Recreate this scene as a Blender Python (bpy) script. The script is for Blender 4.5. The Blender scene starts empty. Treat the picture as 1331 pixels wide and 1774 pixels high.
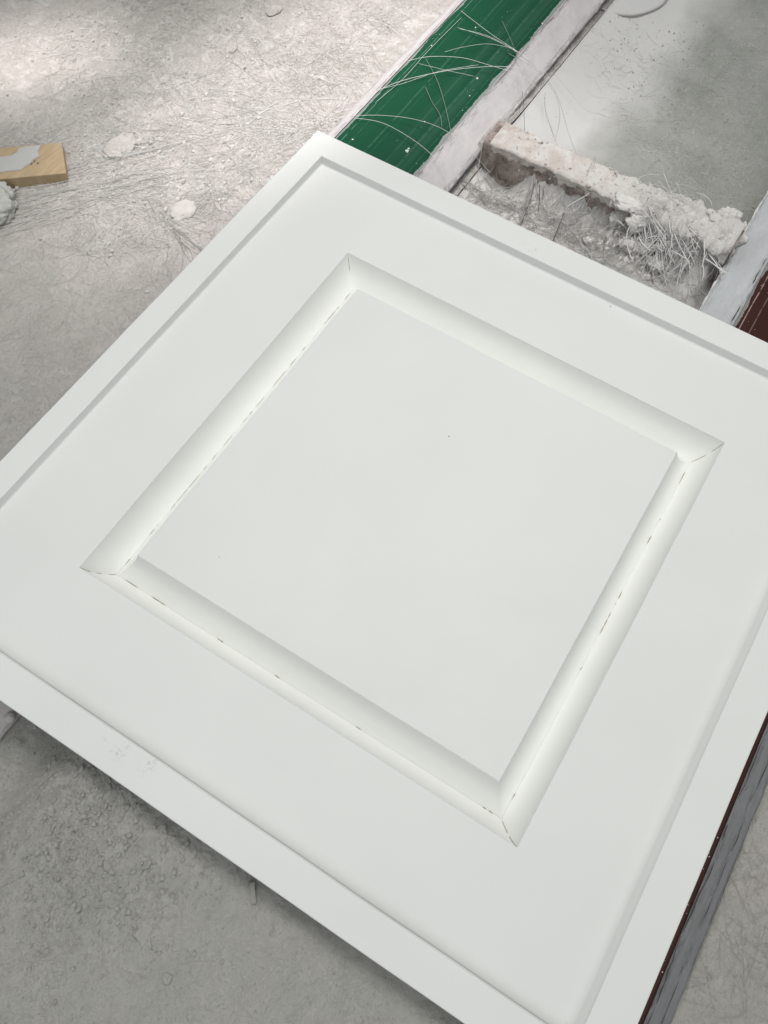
import bpy, math, random
import numpy as np
from mathutils import Vector, Matrix, noise as mn

random.seed(7); rng = np.random.default_rng(7)
MM = 0.001
sc = bpy.context.scene
col = sc.collection

# ------------------------------------------------------------------ camera
CAM = Vector((-0.30203, -0.12536, 0.62748))
ROT = Matrix(((0.52518284, 0.75260002, -0.39721053),
              (-0.85015585, 0.48466196, -0.20576155),
              (0.03765669, 0.44575329, 0.89436345)))
cd = bpy.data.cameras.new('camera'); cam = bpy.data.objects.new('camera', cd); col.objects.link(cam)
cam.matrix_world = Matrix.Translation(CAM) @ ROT.to_4x4()
cd.sensor_fit = 'VERTICAL'; cd.sensor_height = 36; cd.lens = 30.652
cd.clip_start = 0.01; cd.clip_end = 50
sc.camera = cam

def P(px, py, z):
    """point (mm) of the photo's pixel on the horizontal plane z (mm)"""
    f = 1510.5
    d = ROT @ Vector(((px-665.5)/f, -(py-887)/f, -1))
    s = (z*MM - CAM.z)/d.z
    w = CAM + s*d
    return (w.x*1000, w.y*1000)

# ------------------------------------------------------------------ light
w = bpy.data.worlds.new("World"); sc.world = w; w.use_nodes = True
bg = w.node_tree.nodes['Background']
bg.inputs[0].default_value = (0.96, 1.0, 0.99, 1); bg.inputs[1].default_value = 0.37
sc.view_settings.view_transform = 'Standard'; sc.view_settings.look = 'None'
sc.view_settings.exposure = 0.0; sc.view_settings.gamma = 1

def area(name, loc, target, size, power, color, spread):
    l = bpy.data.lights.new(name, 'AREA'); l.shape = 'RECTANGLE'; l.size, l.size_y = size; l.energy = power; l.color = color
    o = bpy.data.objects.new(name, l); col.objects.link(o); o.location = loc
    l.spread = math.radians(spread)
    o.rotation_euler = (Vector(target)-Vector(loc)).to_track_quat('-Z', 'Y').to_euler()
    return o
area('skylight_lamp', (0.44, 0.14, 1.75), (0.19, 0.08, 0), (0.8, 0.7), 6.6, (1.0, 0.985, 0.965), 108)
area('near_fill_lamp', (-1.5, -0.5, 1.7), (-0.2, 0.1, 0), (1.4, 1.2), 3.2, (0.96, 1.0, 1.0), 90)  # added fill from the near side, evens the groove walls and near floor

def spot(name, loc, target, power, ang, sx, heading, color=(1, .97, .95)):
    """soft-edged beam, its long axis turned to the heading (degrees from +X)"""
    l = bpy.data.lights.new(name, 'SPOT'); l.energy = power; l.spot_size = math.radians(ang); l.spot_blend = 1.0
    l.shadow_soft_size = 0.05; l.color = color
    o = bpy.data.objects.new(name, l); col.objects.link(o)
    z = (Vector(loc)-Vector(target)).normalized(); x = Vector((math.cos(math.radians(heading)), math.sin(math.radians(heading)), 0))
    x = (x-z*x.dot(z)).normalized(); y = z.cross(x)
    o.matrix_world = Matrix.Translation(loc) @ Matrix((x, y, z)).transposed().to_4x4() @ Matrix.Diagonal((sx, 1, 1, 1))
    return o
# light falling through the roof lights onto the floor behind the tile
spot('roof_light', (0.62, 0.55, 1.5), (0.43, 0.40, -0.07), 108, 15, 2.1, -12, (1, .96, .945))
spot('roof_light', (0.45, 0.95, 1.5), (0.285, 0.70, -0.07), 130, 6.5, 1.8, -35, (1, .955, .94))
spot('roof_light', (0.70, 0.15, 1.3), (0.50, 0.11, -0.07), 22, 12, 1.6, -40)

# ------------------------------------------------------------------ helpers
def vnoise(x, y, scale, seed=0, octaves=4, rough=0.5):
    """smooth value noise on arrays, 0..1-ish centred on 0"""
    out = np.zeros_like(x, dtype=float); amp = 1.; tot = 0.; s = scale
    for o in range(octaves):
        r = np.random.default_rng(seed*31+o); G = r.uniform(-1, 1, (256, 256))
        u = x/s + 37.3*o; v = y/s + 11.7*o
        i = np.floor(u).astype(int); j = np.floor(v).astype(int); a = u-i; b = v-j
        a = a*a*(3-2*a); b = b*b*(3-2*b)
        g = lambda ii, jj: G[ii % 256, jj % 256]
        out += amp*((g(i, j)*(1-a)+g(i+1, j)*a)*(1-b)+(g(i, j+1)*(1-a)+g(i+1, j+1)*a)*b)
        tot += amp; amp *= rough; s /= 2.03
    return out/tot

def sstep(a, b, x):
    t = np.clip((x-a)/(b-a), 0, 1); return t*t*(3-2*t)

def mesh_obj(name, V, F, mat, parent=None, smooth=False, **props):
    me = bpy.data.meshes.new(name)
    V = np.asarray(V, dtype=float)*MM
    me.from_pydata(V.tolist() if len(V) < 200000 else V.tolist(), [], F if isinstance(F, list) else F.tolist())
    me.materials.append(mat)
    if smooth: me.polygons.foreach_set('use_smooth', np.ones(len(me.polygons), dtype=bool))
    me.update()
    o = bpy.data.objects.new(name, me); col.objects.link(o)
    if parent: o.parent = parent
    for k, v in props.items(): o[k] = v
    return o

def empty(name, loc=(0, 0, 0), **props):
    o = bpy.data.objects.new(name, None); o.location = Vector(loc)*MM; o.empty_display_size = .02; col.objects.link(o)
    for k, v in props.items(): o[k] = v
    return o

def reparent(o, p):
    """keep world position while parenting to an empty away from the origin"""
    o.parent = p; o.location = -p.location
    return o

# ------------------------------------------------------------------ material kit
class NT:
    def __init__(s, name):
        s.m = bpy.data.materials.new(name); s.m.use_nodes = True; s.t = s.m.node_tree
        s.b = s.t.nodes['Principled BSDF']; s.n = s.t.nodes.new; s.l = s.t.links.new
        s.geo = s.n('ShaderNodeNewGeometry').outputs['Position']
    def map(s, scale=(1, 1, 1), rot=(0, 0, 0), loc=(0, 0, 0)):
        k = s.n('ShaderNodeMapping'); k.inputs['Scale'].default_value = scale; k.inputs['Rotation'].default_value = rot
        k.inputs['Location'].default_value = loc
        s.l(s.geo, k.inputs[0]); return k.outputs[0]
    def noise(s, scale, detail=6, rough=.6, vec=None, dist=0):
        k = s.n('ShaderNodeTexNoise'); k.inputs['Scale'].default_value = scale; k.inputs['Detail'].default_value = detail
        k.inputs['Roughness'].default_value = rough; k.inputs['Distortion'].default_value = dist
        s.l(vec or s.geo, k.inputs['Vector']); return k.outputs['Fac']
    def voro(s, scale, vec=None, feature='F1', out='Distance'):
        k = s.n('ShaderNodeTexVoronoi'); k.feature = feature; k.inputs['Scale'].default_value = scale
        s.l(vec or s.geo, k.inputs['Vector']); return k.outputs[out]
    def ramp(s, fac, *stops):
        k = s.n('ShaderNodeValToRGB'); e = k.color_ramp.elements
        while len(e) < len(stops): e.new(.5)
        for q, (p, c) in zip(e, stops):
            q.position = p; q.color = (c, c, c, 1) if isinstance(c, (int, float)) else (*c, 1)
        s.l(fac, k.inputs[0]); return k.outputs[0]
    def mix(s, fac, a, b, mode='MIX'):
        k = s.n('ShaderNodeMix'); k.data_type = 'RGBA'; k.blend_type = mode
        for sock, v in ((k.inputs[0], fac), (k.inputs[6], a), (k.inputs[7], b)):
            if isinstance(v, (int, float)): sock.default_value = v if sock is k.inputs[0] else (v, v, v, 1)
            elif isinstance(v, tuple): sock.default_value = (*v, 1)
            else: s.l(v, sock)
        return k.outputs[2]
    def math(s, op, a, b=0.):
        k = s.n('ShaderNodeMath'); k.operation = op
        for sock, v in zip(k.inputs, (a, b)):
            if isinstance(v, (int, float)): sock.default_value = v
            else: s.l(v, sock)
        return k.outputs[0]
    def bump(s, h, strength, dist, normal=None):
        k = s.n('ShaderNodeBump')
        if isinstance(strength, (int, float)): k.inputs['Strength'].default_value = strength
        else: s.l(strength, k.inputs['Strength'])
        k.inputs['Distance'].default_value = dist
        s.l(h, k.inputs['Height'])
        if normal: s.l(normal, k.inputs['Normal'])
        return k.outputs[0]
    def sep(s, vec=None):
        k = s.n('ShaderNodeSeparateXYZ'); s.l(vec or s.geo, k.inputs[0]); return k.outputs
    def blob(s, x, y, r, stretch=1, rot=0):
        """1 at (x,y) mm falling to 0 at r mm"""
        m = s.n('ShaderNodeMapping'); m.vector_type = 'TEXTURE'
        m.inputs['Location'].default_value = (x*MM, y*MM, 0); m.inputs['Rotation'].default_value = (0, 0, math.radians(rot))
        m.inputs['Scale'].default_value = (r*MM*stretch, r*MM, 1000); s.l(s.geo, m.inputs[0])
        g = s.n('ShaderNodeTexGradient'); g.gradient_type = 'SPHERICAL'; s.l(m.outputs[0], g.inputs[0]); return g.outputs['Fac']
    def done(s, color, rough=.6, normal=None, spec=None, coat=None):
        if isinstance(color, tuple): s.b.inputs['Base Color'].default_value = (*color, 1)
        else: s.l(color, s.b.inputs['Base Color'])
        if isinstance(rough, (int, float)): s.b.inputs['Roughness'].default_value = rough
        else: s.l(rough, s.b.inputs['Roughness'])
        if normal: s.l(normal, s.b.inputs['Normal'])
        if spec is not None: s.b.inputs['Specular IOR Level'].default_value = spec
        if coat: s.b.inputs['Coat Weight'].default_value = coat
        return s.m

def tile_material(name, base):
    k = NT(name)
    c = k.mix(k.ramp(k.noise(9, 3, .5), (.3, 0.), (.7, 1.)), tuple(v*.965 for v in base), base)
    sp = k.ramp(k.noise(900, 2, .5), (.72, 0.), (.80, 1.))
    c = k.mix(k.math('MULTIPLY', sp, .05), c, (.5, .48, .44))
    # scuffs on the near rim and a few pin-prick specks
    grain = k.ramp(k.noise(420, 4, .75), (.50, 0.), (.66, 1.))
    for (px, py, r, st) in ((208, 1302, 8, 1.4), (255, 1328, 8, 1.5), (178, 1283, 4, 1), (928, 434, 5, 1.6), (908, 421, 4, 1.2), (915, 434, 3, 1)):
        x, y = P(px, py, 8.5)
        m = k.math('MULTIPLY', k.ramp(k.blob(x, y, r, st, -30), (.15, 0.), (.8, 1.)), grain)
        c = k.mix(k.math('MULTIPLY', m, .65), c, (.33, .34, .31))
    for (px, py, r, st) in ((1058, 531, 1.2, 1), (778, 756, 1.1, 1), (380, 965, .7, 1), (1085, 715, 1.1, 1)):
        x, y = P(px, py, 0 if py != 1487 else 8.5)
        c = k.mix(k.math('MULTIPLY', k.ramp(k.blob(x, y, r, st), (.2, 0.), (.6, 1.)), .7), c, (.10, .09, .08))
    h = k.noise(14, 2, .4); h2 = k.noise(700, 3, .6)
    n = k.bump(h, .5, .0012); n = k.bump(h2, .12, .0002, n)
    return k.done(c, k.ramp(k.noise(30, 4), (.3, .50), (.7, .62)), n, spec=.3)

M_TILE = tile_material('white_gelcoat', (.722, .726, .706))
M_COVE = tile_material('white_gelcoat_groove_glow', (.836, .842, .812))  # painted lighter than the tile for the bright light in the groove
k = NT('dark_gap'); M_GAP = k.done(k.mix(k.noise(500), (.24, .205, .15), (.50, .46, .37)), .9)

def floor_material():
    k = NT('plaster_dusted_floor')
    big = k.ramp(k.noise(2.6, 3, .5), (.35, 0.), (.65, 1.))
    c = k.mix(big, (.64, .60, .565), (.73, .67, .64))
    mid = k.ramp(k.noise(22, 6, .65, dist=.6), (.38, 0.), (.62, 1.))
    c = k.mix(k.math('MULTIPLY', mid, .45), c, (.47, .455, .42))
    wht = k.ramp(k.noise(48, 8, .7, dist=1.0), (.52, 0.), (.62, 1.))
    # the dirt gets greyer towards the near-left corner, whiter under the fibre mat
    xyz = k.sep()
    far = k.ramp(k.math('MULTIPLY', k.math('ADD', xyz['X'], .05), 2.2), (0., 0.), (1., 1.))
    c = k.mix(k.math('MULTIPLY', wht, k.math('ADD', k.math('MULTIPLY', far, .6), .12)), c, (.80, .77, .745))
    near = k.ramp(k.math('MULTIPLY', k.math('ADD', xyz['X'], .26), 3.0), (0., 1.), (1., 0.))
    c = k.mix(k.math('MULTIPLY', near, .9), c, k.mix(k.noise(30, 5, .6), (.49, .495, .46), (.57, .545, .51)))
    spk = k.ramp(k.noise(330, 5, .75), (.60, 0.), (.70, 1.))
    c = k.mix(k.math('MULTIPLY', spk, .40), c, (.24, .22, .20))
    crk = k.ramp(k.noise(60, 7, .7, dist=2.5), (.485, 0.), (.497, 1.), (.503, 1.), (.515, 0.))
    gate = k.ramp(k.noise(11, 4), (.50, 0.), (.62, 1.))
    c = k.mix(k.math('MULTIPLY', k.math('MULTIPLY', crk, gate), .55), c, (.17, .155, .14))
    h = k.noise(85, 9, .68, dist=.4); h2 = k.noise(420, 8, .78)
    tn = k.math('MULTIPLY', k.noise(42, 9, .66, dist=.8), 14); fr = k.math('FRACT', tn)
    stp = k.ramp(fr, (0., 0.), (.78, .25), (.98, 1.))
    edge = k.ramp(fr, (0., 1.), (.05, 0.), (.93, 0.), (1., 1.))
    gate2 = k.ramp(k.noise(17, 5), (.46, 0.), (.60, 1.))
    c = k.mix(k.math('MULTIPLY', k.math('MULTIPLY', edge, gate2), .40), c, (.24, .22, .20))
    n = k.bump(h, .8, .005); n = k.bump(stp, .5, .0014, n); n = k.bump(h2, 1., .0018, n)
    return k.done(c, .8, n, spec=.25)
M_FLOOR = floor_material()

def trough_material():
    k = NT('skim_plaster_floor')
    c = k.mix(k.ramp(k.noise(14, 6, .65), (.35, 0.), (.65, 1.)), (.29, .295, .27), (.39, .39, .365))  # dusty grey, with the soft shade there darkened into the colour
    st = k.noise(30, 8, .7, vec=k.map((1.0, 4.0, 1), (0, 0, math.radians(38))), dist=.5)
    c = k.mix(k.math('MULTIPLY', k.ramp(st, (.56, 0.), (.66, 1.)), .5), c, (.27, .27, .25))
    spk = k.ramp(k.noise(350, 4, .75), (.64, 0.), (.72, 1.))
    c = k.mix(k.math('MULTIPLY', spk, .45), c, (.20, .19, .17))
    # smooth skimmed side next to the green rail
    y = k.sep()['Y']
    sm = k.ramp(k.math('ADD', y, k.math('MULTIPLY', k.math('SUBTRACT', k.noise(8, 4), .5), .10)), (.045, 0.), (.10, 1.))
    wf = k.ramp(k.noise(110, 10, .85, vec=k.map((1, 2.5, 1), (0, 0, math.radians(38)))), (.56, 0.), (.64, 1.))
    c = k.mix(k.math('MULTIPLY', wf, .55), c, (.66, .65, .62))
    c = k.mix(k.math('MULTIPLY', sm, .85), c, (.66, .645, .635))
    near = k.math('LESS_THAN', k.sep()['X'], .44)
    c = k.mix(k.math('MULTIPLY', near, .7), c, k.mix(k.ramp(k.noise(70, 8, .75), (.42, 0.), (.58, 1.)), (.50, .48, .46), (.74, .71, .69)))
    h = k.noise(170, 9, .75); n = k.bump(h, k.math('SUBTRACT', .9, k.math('MULTIPLY', sm, .7)), .0022)
    return k.done(c, .75, n, spec=.3)
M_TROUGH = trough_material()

def crust_material(name, tint=(.66, .63, .625), dirty=.6, streak=(.11, .105, .10), edges=(203, 178), body=.12):
    """plaster smear; dirt drawn out along the rail, mostly near the two edges (Y in mm)"""
    k = NT(name); y = k.sep()['Y']
    c = k.mix(k.ramp(k.noise(34, 7, .65), (.3, 0.), (.7, 1.)), tint, tuple(v*.84 for v in tint))
    em = None
    for e, wd in edges:
        d = k.math('DIVIDE', k.math('ABSOLUTE', k.math('SUBTRACT', y, e*MM)), wd*MM); d = k.ramp(d, (.1, 1.), (1., 0.))
        em = d if em is None else k.math('MAXIMUM', em, d)
    em = k.math('ADD', em, body)
    s = k.noise(170, 10, .85, vec=k.map((.22, 1.6, 1.6)), dist=.4)
    c = k.mix(k.math('MULTIPLY', k.math('MULTIPLY', k.ramp(s, (.48, 0.), (.68, 1.)), em), dirty), c, streak)
    s2 = k.ramp(k.noise(330, 6, .8, vec=k.map((.5, 1, 1))), (.58, 0.), (.70, 1.))
    c = k.mix(k.math('MULTIPLY', k.math('MULTIPLY', s2, em), dirty), c, streak)
    n = k.bump(k.noise(110, 9, .75, vec=k.map((.5, 1, 1))), .6, .0018)
    return k.done(c, .65, n, spec=.3)
M_CRUST = crust_material('plaster_smeared_flange', (.68, .645, .645), .9, (.13, .125, .12), ((204, 7), (330, 8), (308, 7), (178, 4)))
M_CRUST_BLUE = crust_material('bluish_plaster_smear', (.60, .615, .63), .9, (.12, .12, .12), ((-150, 6), (-117, 7)), .12)
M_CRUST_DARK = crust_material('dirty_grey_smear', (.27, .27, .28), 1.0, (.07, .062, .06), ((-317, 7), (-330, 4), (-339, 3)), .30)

def rail_paint(name, base, dust, amount, edgeL, edgeR, lines):
    """painted channel: long wiping streaks with soft reflections painted in, scratches, dust creeping in from the edges (Y in mm)"""
    k = NT(name)
    y = k.sep()['Y']
    c = k.mix(k.noise(12, 3), base, tuple(v*.82 for v in base))
    s = k.noise(14, 4, .55, vec=k.map((.05, 3.0, 1)))
    c = k.mix(k.math('MULTIPLY', k.ramp(s, (.50, 0.), (.70, 1.)), amount), c, dust)  # wide streaks: wiped dust, also painting the soft lengthwise reflections
    s2 = k.noise(60, 7, .75, vec=k.map((.06, 5, 1)))
    c = k.mix(k.math('MULTIPLY', k.ramp(s2, (.62, 0.), (.68, 1.)), amount*.7), c, dust)
    # dust along the two edges, ragged
    rag = k.math('MULTIPLY', k.math('SUBTRACT', k.noise(50, 8, .75, vec=k.map((.35, 1, 1))), .5), .022)
    yy = k.math('ADD', y, k.math('MULTIPLY', rag, .6))
    a = k.math('LESS_THAN', k.math('ABSOLUTE', k.math('SUBTRACT', yy, edgeL*MM)), .0032)
    b = k.math('LESS_THAN', k.math('ABSOLUTE', k.math('SUBTRACT', yy, edgeR*MM)), .0040)
    c = k.mix(k.math('MULTIPLY', a, .55), c, (.42, .44, .42)); c = k.mix(k.math('MULTIPLY', b, .6), c, (.46, .46, .45))
    wob = k.math('MULTIPLY', k.math('SUBTRACT', k.noise(7, 3, .5, vec=k.map((1, 0, 0))), .5), .004)
    br = k.ramp(k.noise(90, 5, .7, vec=k.map((1, .2, 1))), (.40, 0.), (.50, 1.))
    for (ly, lw, op) in lines:
        m = k.math('LESS_THAN', k.math('ABSOLUTE', k.math('SUBTRACT', k.math('ADD', y, wob), ly*MM)), lw*MM)
        c = k.mix(k.math('MULTIPLY', k.math('MULTIPLY', m, br), op), c, dust)
    sp = k.ramp(k.noise(240, 3, .6), (.76, 0.), (.79, 1.))
    c = k.mix(k.math('MULTIPLY', sp, .7), c, (.6, .62, .6))
    n = k.bump(k.noise(20, 4, .5, vec=k.map((.1, 2, 1))), .08, .001)
    return k.done(c, k.ramp(s, (.4, .42), (.65, .6)), n, spec=.16)
M_GREEN = rail_paint('green_paint', (.005, .066, .031), (.14, .28, .21), .10, 307, 204, [(298, .45, .55), (289, .25, .3), (268, 1.0, .16), (262, .2, .2), (242, .3, .2), (228, 1.4, .13), (214, .3, .3)])
M_BROWN = rail_paint('brown_paint', (.045, .013, .010), (.36, .28, .25), .09, -151, -420, [(-158, .5, .9), (-168, .6, .3), (-190, .3, .3), (-310, .4, .6), (-230, .3, .3)])
k = NT('dark_steel'); M_STEEL = k.done(k.mix(k.noise(60, 6), (.035, .033, .032), (.10, .09, .085)), .8)
def fibre_mat(name, col_, rough=.35):
    k = NT(name); c = k.mix(k.noise(60, 3), col_, tuple(v*.72 for v in col_)); return k.done(c, rough, spec=.6)
M_FIB_W = fibre_mat('white_glass_fibre', (.86, .84, .82))
M_FIB_G = fibre_mat('grey_glass_fibre', (.46, .44, .415), .5)
M_FIB_M = fibre_mat('dusty_glass_fibre', (.56, .535, .51), .5)
M_FIB_D = fibre_mat('dark_fibre', (.12, .115, .10), .5)
def plaster(name, a, b, scale=60):
    k = NT(name); c = k.mix(k.ramp(k.noise(scale, 7, .7), (.35, 0.), (.65, 1.)), a, b)
    sp = k.ramp(k.noise(400, 4, .7), (.62, 0.), (.72, 1.)); c = k.mix(k.math('MULTIPLY', sp, .4), c, tuple(v*.35 for v in a))
    n = k.bump(k.noise(220, 8, .75), .6, .0014); return k.done(c, .8, n, spec=.25)
M_CRUMB = plaster('plaster_crumb', (.50, .485, .455), (.60, .575, .55))
M_CRUMB_G = plaster('grey_plaster_crumb', (.31, .315, .285), (.41, .39, .355))
M_LUMP = plaster('white_plaster', (.76, .735, .71), (.64, .615, .59))
M_CAKE = plaster('floor_plaster_cake', (.55, .52, .50), (.47, .44, .42), 90)
M_BLOB = plaster('porous_grey_plaster', (.40, .41, .38), (.54, .54, .51), 120)
M_BARFACE = plaster('stained_bar', (.15, .115, .10), (.50, .43, .40), 70)
def bartop():
    k = NT('stained_white_crust'); y = k.sep()['Y']
    w_ = k.ramp(k.math('ADD', k.math('MULTIPLY', y, -6.), .75), (0., 0.), (1., 1.))      # cleaner plaster towards the right end
    a = k.mix(k.ramp(k.noise(38, 8, .7, dist=.6), (.40, 0.), (.60, 1.)), (.74, .705, .68), (.57, .49, .445))
    c = k.mix(k.math('ADD', k.math('MULTIPLY', w_, .85), .1), a, k.mix(k.noise(60, 6, .7), (.80, .775, .75), (.70, .67, .64)))
    sp = k.ramp(k.noise(260, 7, .8), (.58, 0.), (.70, 1.)); c = k.mix(k.math('MULTIPLY', sp, .45), c, (.22, .18, .15))
    n = k.bump(k.noise(120, 9, .78), .9, .0035); return k.done(c, .85, n, spec=.2)
M_BARTOP = bartop()
k = NT('rust'); M_RUST = k.done(k.mix(k.noise(120, 6), (.22, .09, .03), (.45, .25, .10)), .85)
k = NT('raw_pine'); g = k.noise(30, 5, .6, vec=k.map((1.2, 9, 1), (0, 0, math.radians(33))))
M_WOOD = k.done(k.mix(k.ramp(g, (.35, 0.), (.65, 1.)), (.46, .35, .22), (.37, .27, .16)), .7, k.bump(g, .3, .001))
k = NT('grey_plaster_smear'); M_SMEAR = k.done(k.mix(k.noise(60, 5), (.40, .40, .385), (.47, .465, .45)), .8, k.bump(k.noise(200, 6), .3, .0008))

# ------------------------------------------------------------------ the ground
def floor_z(x, y):
    """height (mm) of the dusty floor; deeper skimmed trough between the two rails"""
    trough = sstep(176, 168, y)*sstep(-345, -335, y)*sstep(-240, -170, x)
    z = np.full_like(x, -70.) + vnoise(x, y, 160, 3, 3)*3.0
    rough = vnoise(x, y, 26, 5, 5, .6)
    zone = sstep(-.15, .35, vnoise(x, y, 120, 9, 3)+.25*sstep(100, 300, x))
    z += rough*(1.2+3.0*zone)*(1-trough)
    # flaky scab of plaster near the tile's near-left edge
    tn = vnoise(x, y, 34, 52, 6, .58)*7+40; fr = tn-np.floor(tn); terr = np.floor(tn)+sstep(.80, 1., fr)-tn+.5
    z += terr*(.55+1.1*zone+.6*sstep(0, 140, x))*(1-trough)*(1-.75*sstep(-120, -380, x))
    cz = sstep(115, 25, np.hypot((x+345)*1.0, (y-58)*.85) + 22*vnoise(x, y, 40, 21, 3))
    t2 = vnoise(x, y, 15, 12, 5, .62)*6+40; f2 = t2-np.floor(t2); z += cz*(1.0+.95*(np.floor(t2)-40+sstep(.7, 1., f2))+2.2*vnoise(x, y, 6, 14, 3, .7))*(1-trough)
    zt = -86 + vnoise(x, y, 200, 4, 3)*2.5 + vnoise(x, y, 20, 6, 4)*.9 + 20*sstep(95, 178, y)*sstep(455, 475, x)*sstep(440, 600, x)+14*sstep(140,178,y)*(1-sstep(455,475,x))
    zt += sstep(430, 330, x)*sstep(120, -20, y)*(1.5+3.5*vnoise(x, y, 16, 15, 4, .6))
    zt = zt + 16*sstep(60, 20, np.hypot((x-395)/1.1, (y+55)/1.3)+9*vnoise(x, y, 22, 16, 3))
    z = z*(1-trough)+zt*trough
    z += 4*vnoise(x, y, 420, 30, 2) + (.75*vnoise(x, y, 7, 61, 3, .7)+1.3*np.clip(vnoise(x, y, 11, 63, 4, .6)-.12, 0, 1))*(1-trough)
    # near-left floor raised to shrink tile shadow; rubble against the foot of the bar
    z = z + (9+42*sstep(152, 95, y))*sstep(-205, -290, x)*sstep(-235, -200, y)
    foot = np.exp(-np.clip(437-x, 0, 999)/16.)*(x < 440)*sstep(138, 112, y)*sstep(-116, -100, y)
    back = np.exp(-np.clip(x-474, 0, 999)/45.)*(x >= 440)*sstep(185, 182, y)*sstep(-116, -100, y)
    z = z + back*(24+3*vnoise(x, y, 18, 47, 4, .6))
    foot = foot*(1+.25*sstep(40, -20, y))
    z = z + foot*(31+16*vnoise(x, y, 12, 44, 5, .65))
    return z

def grid(name, x0, x1, y0, y1, step, zf, mat, **props):
    xs = np.arange(x0, x1+step, step); ys = np.arange(y0, y1+step, step)
    X, Y = np.meshgrid(xs, ys, indexing='ij'); Z = zf(X, Y)
    V = np.stack([X, Y, Z], -1).reshape(-1, 3); n = len(ys)
    i = np.arange(len(xs)-1)[:, None]*n+np.arange(n-1)[None, :]; i = i.ravel()
    F = np.stack([i, i+n, i+n+1, i+1], 1)
    return mesh_obj(name, V, F, mat, smooth=True, **props)
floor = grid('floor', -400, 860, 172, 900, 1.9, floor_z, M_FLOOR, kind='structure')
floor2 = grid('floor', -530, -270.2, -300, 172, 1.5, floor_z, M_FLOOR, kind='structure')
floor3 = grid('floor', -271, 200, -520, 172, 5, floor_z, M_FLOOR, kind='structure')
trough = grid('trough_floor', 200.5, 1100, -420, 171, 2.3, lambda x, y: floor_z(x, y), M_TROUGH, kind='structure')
floor_under = mesh_obj('subfloor', [(-4000, -4000, -104), (4000, -4000, -104), (4000, 4000, -104), (-4000, 4000, -104)], [(0, 1, 2, 3)], M_FLOOR, kind='structure')

# ------------------------------------------------------------------ fibres, crumbs
def tubes(paths, sides=3):
    V = []; F = []
    for pts, r in paths:
        pts = [Vector(p) for p in pts]; base = len(V); n = len(pts)
        for i, p in enumerate(pts):
            t = (pts[min(i+1, n-1)]-pts[max(i-1, 0)]).normalized()
            a = t.cross(Vector((0, 0, 1)));
            if a.length < 1e-3: a = t.cross(Vector((1, 0, 0)))
            a.normalize(); b = t.cross(a)
            rr = r*(1 if 0 < i < n-1 else .6)
            for s in range(sides):
                q = 2*math.pi*s/sides; V.append(p+a*(rr*math.cos(q))+b*(rr*math.sin(q)))
        for i in range(n-1):
            for s in range(sides):
                s2 = (s+1) % sides
                F.append((base+i*sides+s, base+i*sides+s2, base+(i+1)*sides+s2, base+(i+1)*sides+s))
        F.append(tuple(base+s for s in range(sides))); F.append(tuple(base+(n-1)*sides+s for s in reversed(range(sides))))
    return [tuple(v) for v in V], F

def zat(x, y): return float(floor_z(np.array([float(x)]), np.array([float(y)]))[0])

def PF(px, py):
    """the floor point (mm) seen at a pixel of the photo"""
    z = -70.
    for _ in range(6): x, y = P(px, py, z); z = zat(x, y)
    return x, y, z

def floor_fibres(n, sampler, lmin, lmax, r0, r1, lift=1.5, curl=.25, direction=None, seg=6):
    """random strands lying on the floor"""
    pts = []; meta = []
    for _ in range(n):
        x, y = sampler(); a = random.uniform(0, 2*math.pi) if direction is None else random.gauss(*direction)
        L = random.uniform(lmin, lmax); da = random.gauss(0, curl); d = L/seg; row = []
        for i in range(seg+1):
            row.append((x, y)); x += d*math.cos(a); y += d*math.sin(a); a += da*(.6+.8*random.random())
        pts += row; meta.append((seg+1, random.uniform(r0, r1), random.uniform(0, lift), random.uniform(-1, 1)))
    A = np.array(pts); Z = floor_z(A[:, 0], A[:, 1]); out = []; i = 0
    for (m, r, lf, tl) in meta:
        zz = Z[i:i+m]; base = np.maximum(zz, zz.mean()); 
        out.append(([(A[i+j, 0], A[i+j, 1], base[j]+r+.1+lf*(.4+math.sin(j*.9+tl*3)*.4+.2)) for j in range(m)], r)); i += m
    return out

def px_sampler(poly_px, z, jitter=0):
    """uniform inside a convex quad given by photo pixels on plane z"""
    q = [Vector(P(x, y, z)) for x, y in poly_px]
    def f():
        s, t = random.random(), random.random()
        a = q[0].lerp(q[1], s); b = q[3].lerp(q[2], s); v = a.lerp(b, t)
        return v.x, v.y
    return f

def fib(name, paths, mat, **props):
    V, F = tubes(paths); return mesh_obj(name, V, F, mat, smooth=True, **props)

def clumped(f, scale, seed, cut=-.02):
    """keep a sampler's points mostly where a noise field is high, so that strands lie in drifts"""
    def g():
        for _ in range(8):
            x, y = f()
            if mn.noise(Vector((x/scale, y/scale, seed))) > cut+random.gauss(0, .08): break
        return x, y
    return g
S_mat = clumped(px_sampler([(80, -60), (760, -60), (560, 260), (150, 470)], -70), 38, 5)
S_mat2 = clumped(px_sampler([(20, 250), (700, 0), (560, 250), (330, 470)], -70), 45, 8)
S_left = px_sampler([(-60, 380), (380, 400), (330, 520), (-40, 800)], -70)
S_tl = px_sampler([(-80, -60), (330, -60), (200, 260), (-60, 300)], -70)
dust = lambda s: s
def gauss_cluster(px, py, z, sx, sy):
    cx, cy = P(px, py, z)
    return lambda: (random.gauss(cx, sx), random.gauss(cy, sy))
fib('white_fibre_mat', floor_fibres(1500, S_mat, 12, 60, .10, .19, .6, .2) + floor_fibres(520, S_mat2, 15, 80, .12, .26, 1.4, .14)
    + floor_fibres(160, S_tl, 15, 50, .12, .25), M_FIB_W, kind='stuff', label='loose white chopped glass fibre strewn over the plaster dusted floor')
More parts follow.
